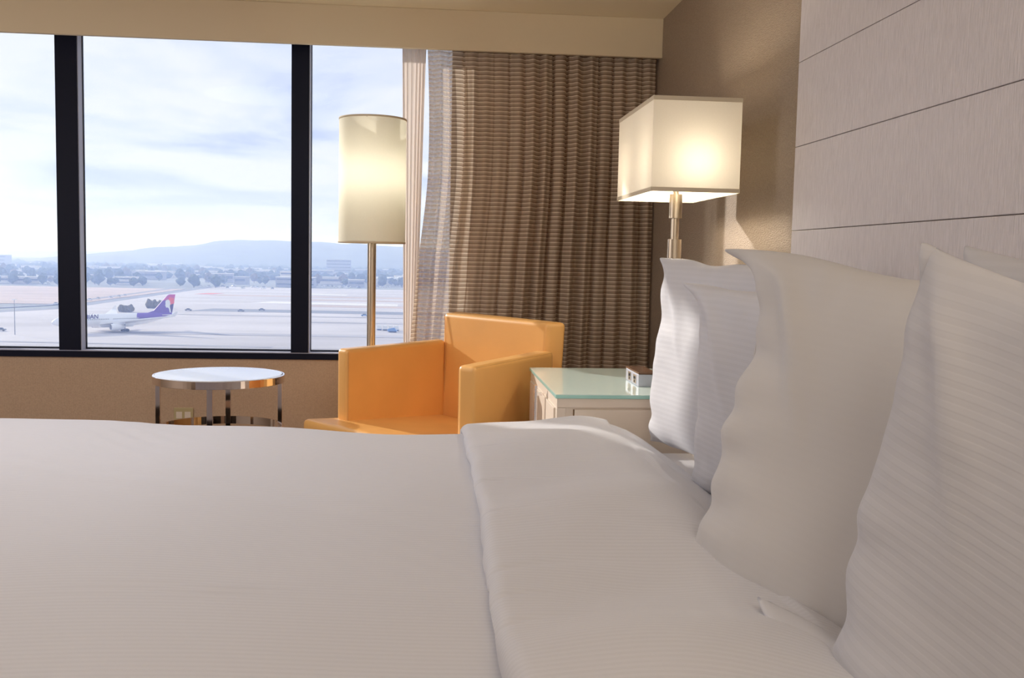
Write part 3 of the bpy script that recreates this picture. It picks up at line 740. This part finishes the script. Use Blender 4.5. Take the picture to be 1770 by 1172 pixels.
for k, (x0, x1, y0, y1, m) in enumerate(((-150, 160, 640, 672, m_asph), (-130, -20, 760, 790, m_line), (-190, 300, 880, 905, m_dry), (-112, 200, 815, 838, m_dry), (-92, 200, 715, 742, m_dry), (-70, 300, 545, 552, m_asph2), (-150, 300, 455, 466, m_asph2),
                                         (-260, -60, 412, 417, m_asph2), (-175, 250, 600, 604, m_asph2), (-120, -72, 940, 965, m_line))):
    struct(slab('ground_strip_outside', [(x0, y0), (x1, y0 - 18), (x1, y1 - 18), (x0 + 10, y1)], G + .04 + k * .012, m, .03))
ln = slab('taxiway_line', [(-175, 395), (60, 392), (60, 392.6), (-175, 395.6)], G + .2, m_line, .05); struct(ln)
struct(slab('ground_marking_outside', [(-205, 905), (-190, 905), (-184, 930), (-199, 930)], G + .2, m_redm, .05))

# hills
hl = struct(empty('hills_outside'))
def hill(prof_, Yc, depth, nm):
    xs = np.linspace(prof_[0][0], prof_[-1][0], 160); hs = np.interp(xs, [p[0] for p in prof_], [p[1] for p in prof_])
    hs = hs + 1.6 * fbm(xs / 30, xs * 0, 61, 4, 1.0, .6)
    ys = np.linspace(-1, 1, 18); P_ = np.zeros((160, 18, 3))
    for j, yv in enumerate(ys):
        P_[:, j, 0] = xs; P_[:, j, 1] = Yc + depth * yv + 12 * fbm(xs / 60, xs * 0 + yv, 62, 2, 1); P_[:, j, 2] = (G - 2) + (hs - G + 2) * max(0, math.cos(yv * PI / 2)) ** .8
    return struct(obj(nm, gridmesh(nm, P_), m_hill, hl, True))
hill([(-1700, -34), (-1150, -24), (-989, -6), (-824, 11), (-740, 21), (-674, 28), (-625, 40), (-573, 46), (-488, 46.5), (-404, 42), (-335, 42), (-250, 40), (-77, 37), (100, 22), (400, 8), (900, -20), (1400, -34)], 3100, 520, 'hill')
hill([(-5200, -30), (-4200, -16), (-3000, -10), (-2300, -6), (-1500, 2), (-600, -8), (800, -20)], 5200, 500, 'hill')

# trees: a belt beyond the airfield, each a crown and a trunk
def tree_mesh(seed):
    r = np.random.RandomState(seed); bm = bmesh.new(); bmesh.ops.create_icosphere(bm, subdivisions=2, radius=1)
    for v_ in bm.verts:
        k_ = 1 + .22 * r.randn() * .6; v_.co = Vector((v_.co.x * k_, v_.co.y * k_, v_.co.z * k_ * .9 + 1.25))
    me = bpy.data.meshes.new('crown'); bm.to_mesh(me); bm.free(); return me
crowns = [tree_mesh(s_) for s_ in (1, 2, 3)]
for c_, mm in zip(crowns, (m_tree, m_tree2, m_tree)): c_.materials.append(mm)
bmt = lathe([(0, 0), (.09, 0), (.06, .6), (0, .6)], 8); tm = bpy.data.meshes.new('trunk'); bmt.to_mesh(tm); bmt.free(); tm.materials.append(m_trunk)
r_ = np.random.RandomState(5)
def vis_x(Yt, u): return Yt * (u - 734) / 1700.0 + 5.0 + 0.004 * Yt
TAKEN = []
def free(x, y, rad):
    for a, b, c in TAKEN:
        if abs(a - x) < rad + c and abs(b - y) < rad + c: return False
    TAKEN.append((x, y, rad)); return True
def tree(X_, Y_, s_, kind, lab, grp):
    o = bpy.data.objects.new('tree', None); COL.objects.link(o); o.location = (X_, Y_, G - .1); o.scale = (s_, s_, s_ * (0.8 + .4 * r_.rand()))
    o.rotation_euler = (0, 0, r_.rand() * 6)
    for nm, me in (('crown', crowns[kind]), ('trunk', tm)):
        c_ = bpy.data.objects.new(nm, me); COL.objects.link(c_); c_.parent = o
    tag(o, lab, 'tree', grp)
for i in range(9):
    tree(vis_x(1085, 15 + i * 12), 1085 + (i % 2) * 22, r_.uniform(3.5, 5), 0, 'tree at the near edge of the belt behind the dry infield', 'trees behind the dry infield')
TAKEN.append((vis_x(1440, 661), 1440, 34))
# scrubby mounds behind the aircraft
def hedge(X_, Y_, w_, d_, h_, seed, lab):
    r2 = np.random.RandomState(seed); bm = bmesh.new()
    n_ = max(4, int(w_ / 1.6))
    for a in range(n_):
        for b in range(2):
            m_ = bmesh.ops.create_icosphere(bm, subdivisions=2, radius=1)['verts']
            cx_, cy_ = -w_ / 2 + w_ * (a + .5) / n_, (b - .5) * d_ * .5; hh = h_ * (.8 + .3 * r2.rand())
            for v_ in m_: v_.co = Vector((cx_ + v_.co.x * w_ / n_ * (.85 + .2 * r2.rand()), cy_ + v_.co.y * d_ * .4, hh * .5 * (1 + v_.co.z * (.80 + .35 * r2.rand()) + .25 * (r2.rand() - .5)) + .12 * r2.randn()))
    o = obj('hedge', bm, m_tree2); o.location = (X_, Y_, G - .05); tag(o, lab, 'hedge', None, 'thing'); return o
hedge(-181, 618, 8, 4, 4.4, 1, 'small dark hedge on the verge above the airliner windows, nearer the mullion')
hedge(-175, 664, 12, 5, 5.4, 2, 'larger dark hedge beside the purple airliner tail')

# buildings
def building(x, y, w, d, h, m, rot, lab, rows=1, cat='building', grp=None):
    TAKEN.append((x, y, max(w, d) * .55))
    o = empty('building', (x, y, G - .05), rot); tag(o, lab, cat, grp)
    obj('walls', mbox(-w / 2, w / 2, -d / 2, d / 2, 0, h), m, o)
    obj('roof', mbox(-w / 2 - .4, w / 2 + .4, -d / 2 - .4, d / 2 + .4, h + .02, h + .6), m_bw, o)
    for r__ in range(rows):
        zz = h * (r__ + .45) / rows
        obj('window_band', mbox(-w / 2 + 1, w / 2 - 1, -d / 2 - .12, -d / 2 + .02, zz, zz + h / rows * .3), m_win, o)
    return o
building(vis_x(1165, 503), 1165, 44, 22, 11, m_bg, 0, 'grey terminal building with window bands left of the second mullion', 2)
building(vis_x(1195, 488), 1200, 16, 16, 17, m_bw, 0, 'taller white block behind the grey terminal building', 3)
building(vis_x(1900, 577), 1900, 46, 30, 30, m_bg, .1, 'large hazy block rising above the others left of the floor lamp', 5)
building(vis_x(1700, 548), 1700, 40, 20, 12, m_bg, 0, 'low grey building left of the large hazy block', 2)
building(vis_x(1300, 560), 1300, 34, 16, 9, m_bw, 0, 'low white shed beside the far apron, left of the floor lamp', 1)
building(vis_x(1150, 225), 1150, 26, 14, 8, m_bw, 0, 'low white building in the tree belt above the aircraft', 2)
building(vis_x(1500, 280), 1500, 40, 16, 9, m_bw, 0, 'pale long roofed building among the trees above the purple tail', 1)
building(vis_x(1120, 40), 1120, 60, 14, 7, m_bw, 0, 'long white low building behind the infield at far left', 1)
building(vis_x(1900, 10), 1900, 60, 30, 26, m_bg, 0, 'tall grey block on the skyline at far left', 4)
for i in range(46):
    for tr__ in range(60):
        Y_ = r_.uniform(1200, 2500); u_ = r_.uniform(0, 715); X_ = vis_x(Y_, u_)
        if abs(Y_ - 1440) > 60 and all(abs(a - X_) > 26 + c or abs(b - Y_) > 26 + c for a, b, c in TAKEN): break
    building(vis_x(Y_, u_), Y_, r_.uniform(14, 46), r_.uniform(10, 20), r_.uniform(5, 11), m_bw if r_.rand() < .7 else m_bg, r_.uniform(-.3, .3), 'small pale low-rise building scattered through the distant trees', 1, grp='low-rise buildings in the trees')

k = 0
while k < 285:
    Y_ = 1080 + 1150 * r_.rand() ** 1.3; u_ = r_.uniform(-25, 712); s_ = r_.uniform(3.4, 6.6)
    if Y_ < 1210 and u_ > 400: Y_ += 150
    if u_ < 150 and Y_ < 1120: Y_ += 60
    X_ = vis_x(Y_, u_)
    if not free(X_, Y_, s_ * 1.25): continue
    tree(X_, Y_, s_, int(r_.choice([0, 2, 0, 2, 1])), 'hazy dark tree in the belt between the airfield and the hills', 'trees beyond the airfield'); k += 1
# the woods farther off, past what can be told apart
wv_, wf_ = [], []
bmq = bmesh.new(); bmesh.ops.create_icosphere(bmq, subdivisions=1, radius=1); bv = np.array([v_.co[:] for v_ in bmq.verts]); bf = [[v_.index for v_ in f.verts] for f in bmq.faces]; bmq.free()
for i in range(2600):
    Y_ = 1450 + 1450 * r_.rand() ** 1.2; X_ = vis_x(Y_, r_.uniform(-60, 760)); s_ = r_.uniform(3.5, 8)
    if any(abs(a - X_) < c + 16 and abs(b - Y_) < c + 16 for a, b, c in TAKEN): continue
    o0 = len(wv_) * len(bv)
    wv_.append(bv * (1 + .15 * r_.randn(len(bv), 1)) * [s_ * 1.5, s_, s_ * .85] + [X_, Y_, G + s_ * .6]); wf_ += [[q_ + o0 for q_ in f] for f in bf]
me = bpy.data.meshes.new('woods'); me.from_pydata(np.concatenate(wv_).tolist(), [], wf_); me.update()
tag(obj('woods_outside', me, m_tree), 'hazy blue woodland filling the distance below the hills', 'woodland', kind='stuff')  # loose tree crowns only, the ground below is its own slab

# cars along the road and in the lots
def box_mesh(parts):
    bm = bmesh.new()
    for p in parts: box(bm, *p)
    me = bpy.data.meshes.new('body'); bm.to_mesh(me); bm.free(); return me
body = {}
for nm, mm in (('w', m_white), ('b', m_cblue), ('g', m_cgrey)):
    bm = hexa([(-2.2, -.9, .3), (2.2, -.9, .3), (2.2, .9, .3), (-2.2, .9, .3)], [(-2.1, -.85, .95), (2.1, -.85, .95), (2.1, .85, .95), (-2.1, .85, .95)], .08, 1)
    me = bpy.data.meshes.new('body'); bm.to_mesh(me); bm.free(); me.materials.append(mm); body[nm] = me
bm = hexa([(-1.3, -.82, .95), (1.2, -.82, .95), (1.2, .82, .95), (-1.3, .82, .95)], [(-.9, -.7, 1.5), (.7, -.7, 1.5), (.7, .7, 1.5), (-.9, .7, 1.5)], .05, 1)
cab = bpy.data.meshes.new('cabin'); bm.to_mesh(cab); bm.free(); cab.materials.append(m_win)
bm = bmesh.new()
for sx in (-1.35, 1.35):
    for sy in (-.85, .85):
        b2 = lathe([(0, -.1), (.33, -.1), (.33, .1), (0, .1)], 12); b2.transform(Matrix.Translation((sx, sy, .33)) @ Matrix.Rotation(PI / 2, 4, 'X'))
        me = bpy.data.meshes.new('x'); b2.to_mesh(me); b2.free(); bm.from_mesh(me)
whl = bpy.data.meshes.new('wheels'); bm.to_mesh(whl); bm.free(); whl.materials.append(m_tyre)
def car(x, y, rz, kind, lab, grp, s_=1.0, z=.12):
    o = empty('car', (x, y, G + z), rz); tag(o, lab, 'car', grp); o.scale = (s_, s_, s_)
    for nm, me in (('body', body[kind]), ('cabin', cab), ('wheels', whl)):
        c_ = bpy.data.objects.new(nm, me); COL.objects.link(c_); c_.parent = o
for i in range(26):
    f_ = i / 25; car(-900 + (900 - 312) * (0.55 + .45 * f_) + r_.uniform(-3, 3), 372 + (566 - 372) * (0.55 + .45 * f_) + 14 + r_.uniform(-2, 2), .32, 'w' if r_.rand() < .8 else 'g', 'small parked car in the row along the perimeter road at far left', 'cars along the perimeter road')
for i in range(8):
    car(-247 + r_.uniform(-2, 2), 690 + i * 22, 1.5, 'w', 'small white car on the perimeter road behind the aircraft', 'cars behind the aircraft')
for i in range(60):
    Y_ = r_.uniform(1050, 1110); u_ = r_.choice([r_.uniform(0, 100), r_.uniform(340, 470), r_.uniform(545, 700)]); Yq = Y_ + (40 if u_ < 110 else 12 if u_ < 500 else 100)
    if not free(vis_x(Yq, u_), Yq, 3.2): continue
    car(vis_x(Yq, u_), Yq, r_.uniform(0, 3), 'w' if r_.rand() < .75 else 'g', 'tiny vehicle parked at the far edge of the airfield', 'vehicles at the far airfield edge', 1.3, .05)

# aircraft
def aircraft(loc, rz, s_, lab, tail_mat, detailed, full=True):
    """nose towards +x, length about 58.8 m"""
    a = empty('aircraft', loc, rz); a.scale = (s_, s_, s_); tag(a, lab, 'aircraft')
    R0 = 2.82; zc = 5.3
    st = [(0, .0, -.75), (.35, .55, -.62), (1.2, 1.15, -.42), (2.6, 1.85, -.22), (4.6, 2.45, -.06), (7.0, 2.76, 0), (9, R0, 0), (20, R0, 0), (38, R0, 0), (43, 2.62, .2), (48, 2.05, .75), (53, 1.25, 1.45), (57, .55, 1.95), (58.8, .15, 2.1)]
    nl = 28; P_ = np.zeros((len(st), nl + 1, 3))
    for i, (d_, r__, dz_) in enumerate(st):
        for j in range(nl + 1):
            an = 2 * PI * j / nl; P_[i, j] = (29.4 - d_, r__ * math.cos(an), zc + dz_ + r__ * math.sin(an))
    obj('fuselage', gridmesh('fuselage', P_), m_white, a, True)
    def wing(name, root, tip, chr_, cht, th, m, par=a):
        bot = [root, (root[0] - chr_, root[1], root[2]), (tip[0] - cht, tip[1], tip[2]), tip]
        top = [(p[0], p[1], p[2] + t2) for p, t2 in zip(bot, (th, th, th * .4, th * .4))]
        return obj(name, hexa(bot, top, .06, 1), m, par)
    for sg in (-1, 1):
        wing('wing', (9.5, sg * 1.8, zc - 1.9), (-11.0, sg * 29.0, zc + 2.6), 12.5, 2.6, .9, m_white)
        wg = wing('winglet', (-11.0, sg * 29.0, zc + 2.6), (-13.3, sg * 29.9, zc + 4.8), 2.5, 1.0, .2, m_white)
        wing('stabilizer', (-21.0, sg * .6, zc + 1.4), (-26.5, sg * 9.6, zc + 2.2), 6.0, 2.2, .35, m_white)
        en = lathe([(1.25, 0), (1.45, .3), (1.55, 1.5), (1.5, 3.6), (1.1, 5.4), (.75, 5.6), (.5, 6.6), (0, 6.8)], 28)
        en.transform(Matrix.Translation((7.2, sg * 9.4, zc - 2.7)) @ Matrix.Rotation(-PI / 2, 4, 'Y'))
        e_ = obj('engine', en, m_white, a, True)
        fn = lathe([(0, .55), (1.26, .5), (1.26, .62), (0, .7)], 28); fn.transform(Matrix.Translation((7.2, sg * 9.4, zc - 2.7)) @ Matrix.Rotation(-PI / 2, 4, 'Y'))
        obj('fan', fn, m_steel, e_)
        obj('pylon', mbox(0.5, 6.0, sg * 9.4 - .2, sg * 9.4 + .2, zc - 1.5, zc - .5), m_white, e_)
        gs = obj('main_gear', mbox(-1.6, -1.2, sg * 5.3 - .25, sg * 5.3 + .25, 1.0, zc - 1.6), m_steel, a)
        for wx in (-2.4, -.5):
            for wy in (-.7, .7):
                b2 = lathe([(0, -.25), (.70, -.25), (.70, .25), (0, .25)], 16); b2.transform(Matrix.Translation((wx, sg * 5.3 + wy, .70)) @ Matrix.Rotation(PI / 2, 4, 'X'))
                obj('wheel', b2, m_tyre, gs)
    gs = obj('nose_gear', mbox(22.0, 22.3, -.15, .15, .8, zc - 2.5), m_steel, a)
    for wy in (-.4, .4):
        b2 = lathe([(0, -.18), (.52, -.18), (.52, .18), (0, .18)], 16); b2.transform(Matrix.Translation((22.15, wy, .52)) @ Matrix.Rotation(PI / 2, 4, 'X'))
        obj('wheel', b2, m_tyre, gs)
    # belly fairing
    obj('belly_fairing', hexa([(-7, -2.2, zc - 3.3), (8, -2.2, zc - 3.3), (8, 2.2, zc - 3.3), (-7, 2.2, zc - 3.3)], [(-9, -2.4, zc - 1.2), (10, -2.4, zc - 1.2), (10, 2.4, zc - 1.2), (-9, 2.4, zc - 1.2)], .5, 2), m_white, a)
    # fin, drawn in side view as a plate of real thickness
    def plate(name, pts, y0, y1, m, par):
        bm = bmesh.new(); A = [bm.verts.new((x, y0, z)) for x, z in pts]; B = [bm.verts.new((x, y1, z)) for x, z in pts]
        bm.faces.new(A); bm.faces.new(B[::-1])
        for i in range(len(pts)): bm.faces.new((A[i - 1], A[i], B[i], B[i - 1]))
        bmesh.ops.recalc_face_normals(bm, faces=bm.faces[:]); return obj(name, bm, m, par)
    fin = plate('fin', [(-14.5, zc + 2.6), (-18.0, zc + 3.6), (-24.6, zc + 10.4), (-26.0, zc + 11.3), (-29.2, zc + 11.3), (-27.4, zc + 2.3), (-17, zc + 2.3)], -.22, .22, tail_mat, a)
    if detailed:
        # painted rear fuselage
        S_ = [(43 - 3.5, 2.78, .05), (43, 2.66, .2), (48, 2.09, .75), (53, 1.29, 1.45), (56.5, .66, 1.88)]
        Q = np.zeros((len(S_), 17, 3))
        for i, (d_, r__, dz_) in enumerate(S_):
            for j in range(17):
                an = -.35 + (PI + .7) * j / 16; Q[i, j] = (29.4 - d_ + (1.8 * abs(math.cos(an)) if i == 0 else 0), (r__ + .03) * math.cos(an), zc + dz_ + (r__ + .03) * math.sin(an))
        obj('rear_livery', gridmesh('rear_livery', Q), m_purple, a, True)['label'] = 'purple painted rear fuselage'
        y0, y1 = .225, .26
        for sgn in (1, -1):
            Y0, Y1 = (y0, y1) if sgn > 0 else (-y1, -y0)
            plate('fin_tip', [(-22.8, zc + 8.5), (-24.6, zc + 10.35), (-26.0, zc + 11.25), (-29.15, zc + 11.25), (-28.7, zc + 8.9)], Y0, Y1, m_magenta, fin)['label'] = 'magenta upper fin'
            plate('flower', [(-26.9 + 1.75 * math.cos(t2) * (1 + .12 * math.cos(5 * t2)), zc + 8.2 + 1.75 * math.sin(t2) * (1 + .12 * math.cos(5 * t2))) for t2 in np.linspace(0, 2 * PI, 30, endpoint=False)], Y0 + sgn * .04, Y1 + sgn * .04, m_red, fin)['label'] = 'red flower on the fin'
            plate('hair', [(-26.4, zc + 6.6), (-28.3, zc + 6.9), (-27.8, zc + 4.2), (-27.4, zc + 2.6), (-26.4, zc + 3.6), (-26.2, zc + 5.2)], Y0 + sgn * .02, Y1 + sgn * .02, m_navy, fin)['label'] = 'dark long hair on the fin'
            plate('face', [(-24.2, zc + 8.5), (-25.3, zc + 8.9), (-26.2, zc + 8.3), (-26.5, zc + 7.0), (-26.2, zc + 5.6), (-26.6, zc + 4.0), (-26.7, zc + 2.6), (-26.2, zc + 2.5), (-25.7, zc + 4.6), (-25.0, zc + 5.1), (-24.3, zc + 5.0), (-24.1, zc + 5.7), (-23.8, zc + 6.1), (-24.1, zc + 6.8), (-23.9, zc + 7.6)], Y0 + sgn * .08, Y1 + sgn * .08, m_white, fin)['label'] = 'white face profile on the fin'
        # cabin windows and cockpit
        for sgn in (1, -1):
            bm = bmesh.new()
            for k in range(46):
                x = 19 - k * .82
                if 3 < x < 5: continue
                box(bm, x - .14, x + .14, sgn * 2.80 - .05, sgn * 2.80 + .05, zc + .35, zc + .75)
            tag(obj('cabin_windows', bm, m_win, a), kind='stuff')
        obj('cockpit_window', hexa([(26.2, -1.55, zc + .25), (27.3, -1.0, zc + .2), (27.3, 1.0, zc + .2), (26.2, 1.55, zc + .25)], [(25.6, -1.5, zc + .95), (26.7, -.95, zc + .8), (26.7, .95, zc + .8), (25.6, 1.5, zc + .95)], .03, 1), m_win, a)
        fc = bpy.data.curves.new('txt', 'FONT'); fc.body = 'HAWAIIAN'; fc.size = 2.7; fc.extrude = .02; fc.offset = .05; fc.space_character = 1.02
        fo = bpy.data.objects.new('txt', fc); COL.objects.link(fo)
        bpy.context.view_layer.update(); dg = bpy.context.evaluated_depsgraph_get(); me = bpy.data.meshes.new_from_object(fo.evaluated_get(dg)); COL.objects.unlink(fo); bpy.data.objects.remove(fo)
        me.materials.clear(); me.materials.append(m_navy)
        for sgn in (1, -1):
            lt = bpy.data.objects.new('lettering', me); COL.objects.link(lt); lt.parent = a
            # port side faces local +y, text reads from nose to tail there
            if sgn > 0: lt.matrix_local = Matrix(((-1, 0, 0, 23.4), (0, 0, 1, 2.66), (0, 1, 0, zc + .95), (0, 0, 0, 1)))
            else: lt.matrix_local = Matrix(((1, 0, 0, 9.6), (0, 0, -1, -2.66), (0, 1, 0, zc + .95), (0, 0, 0, 1)))
            lt['label'] = 'dark lettering on the fuselage'
    return a
# nose left and nearer, tail right and farther
noseP, tailP = Vector((-162.8, 447, 0)), Vector((-119.3, 486.5, 0))
mid = (noseP + tailP) / 2; hd = noseP - tailP
aircraft((mid.x, mid.y, G + .06), math.atan2(hd.y, hd.x), 1.0, 'white airliner with a purple and magenta tail parked behind the left mullion', m_purple, True)
aircraft((vis_x(1440, 661) - 1, 1440, G + .3), PI - .12, .98, 'small distant white airliner seen on both sides of the floor lamp pole', m_white, False)

# baggage train and service vehicles near the right edge of the glass
for k in range(4):
    o = empty('baggage_cart', (-22.0 + k * 2.9 - .2, 497 - k * 1.2, G + .05), -.1); tag(o, 'white boxy baggage cart in the train near the right edge of the glass', 'cart', 'baggage carts')
    obj('body', mbox(-1.1, 1.1, -.9, .9, .55, 2.5, .05), m_white, o); obj('bed', mbox(-1.3, 1.3, -.9, .9, .35, .53), m_cblue, o)
    obj('wheels', mbox(-1.0, 1.0, -.8, .8, .01, .34), m_tyre, o)
o = empty('tug', (-15.2, 484, G + .05), -.1); tag(o, 'blue baggage tug beside the white carts', 'vehicle')
obj('body', hexa([(-2.4, -1.2, .4), (2.4, -1.2, .4), (2.4, 1.2, .4), (-2.4, 1.2, .4)], [(-2.2, -1.1, 1.6), (.9, -1.1, 2.3), (.9, 1.1, 2.3), (-2.2, 1.1, 1.6)], .1, 1), m_cblue, o); obj('wheels', mbox(-1.8, 1.8, -1.0, 1.0, .02, .4), m_tyre, o)
for k, (u_, Y_, kk, lab) in enumerate(((318, 640, 'g', 'lone dark car on the apron right of the purple tail'), (440, 655, 'g', 'dark van on the apron near the second mullion'), (405, 640, 'g', 'dark car on the apron midway to the second mullion'), (612, 610, 'b', 'blue vehicle on the apron left of the floor lamp pole'), (8, 458, 'g', 'grey car at the lower left corner of the glass'))):
    car(vis_x(Y_, u_), Y_, .1, kk, lab, None, 1.0, .12)
# light masts
for k, (u_, Y_, h_) in enumerate(((30, 440, 15), (425, 1150, 24), (385, 1180, 22), (330, 1190, 20), (252, 1120, 20))):
    o = empty('light_mast', (vis_x(Y_, u_), Y_, G)); tag(o, ('tall thin light mast standing on the apron at the lower left', 'distant light mast fourth from the left pane', 'distant light mast above the apron, centre of the middle pane', 'distant light mast right of the purple tail', 'distant light mast left of the purple tail')[k], 'light mast')
    obj('pole', lathe([(0, 0), (.22, 0), (.12, h_), (0, h_)], 10), m_steel, o); obj('lamp_head', mbox(-.9, .9, -.2, .2, h_, h_ + .35), m_white, o)

# haze over the airfield
hz = obj('haze_outside', mbox(-8000, 5000, 60, 8000, G - .2, 110), None)
mh = bpy.data.materials.new('thin_blue_haze'); mh.use_nodes = True; t = mh.node_tree; t.nodes.clear()
vo = t.nodes.new('ShaderNodeVolumeScatter'); vo.inputs['Color'].default_value = (0.40, 0.54, 1.0, 1); vo.inputs['Density'].default_value = 0.00062; vo.inputs['Anisotropy'].default_value = 0.35
oo = t.nodes.new('ShaderNodeOutputMaterial'); t.links.new(vo.outputs[0], oo.inputs['Volume']); hz.data.materials.append(mh)
tag(hz, 'thin pale blue haze lying over the airfield and hills', 'haze', kind='stuff')
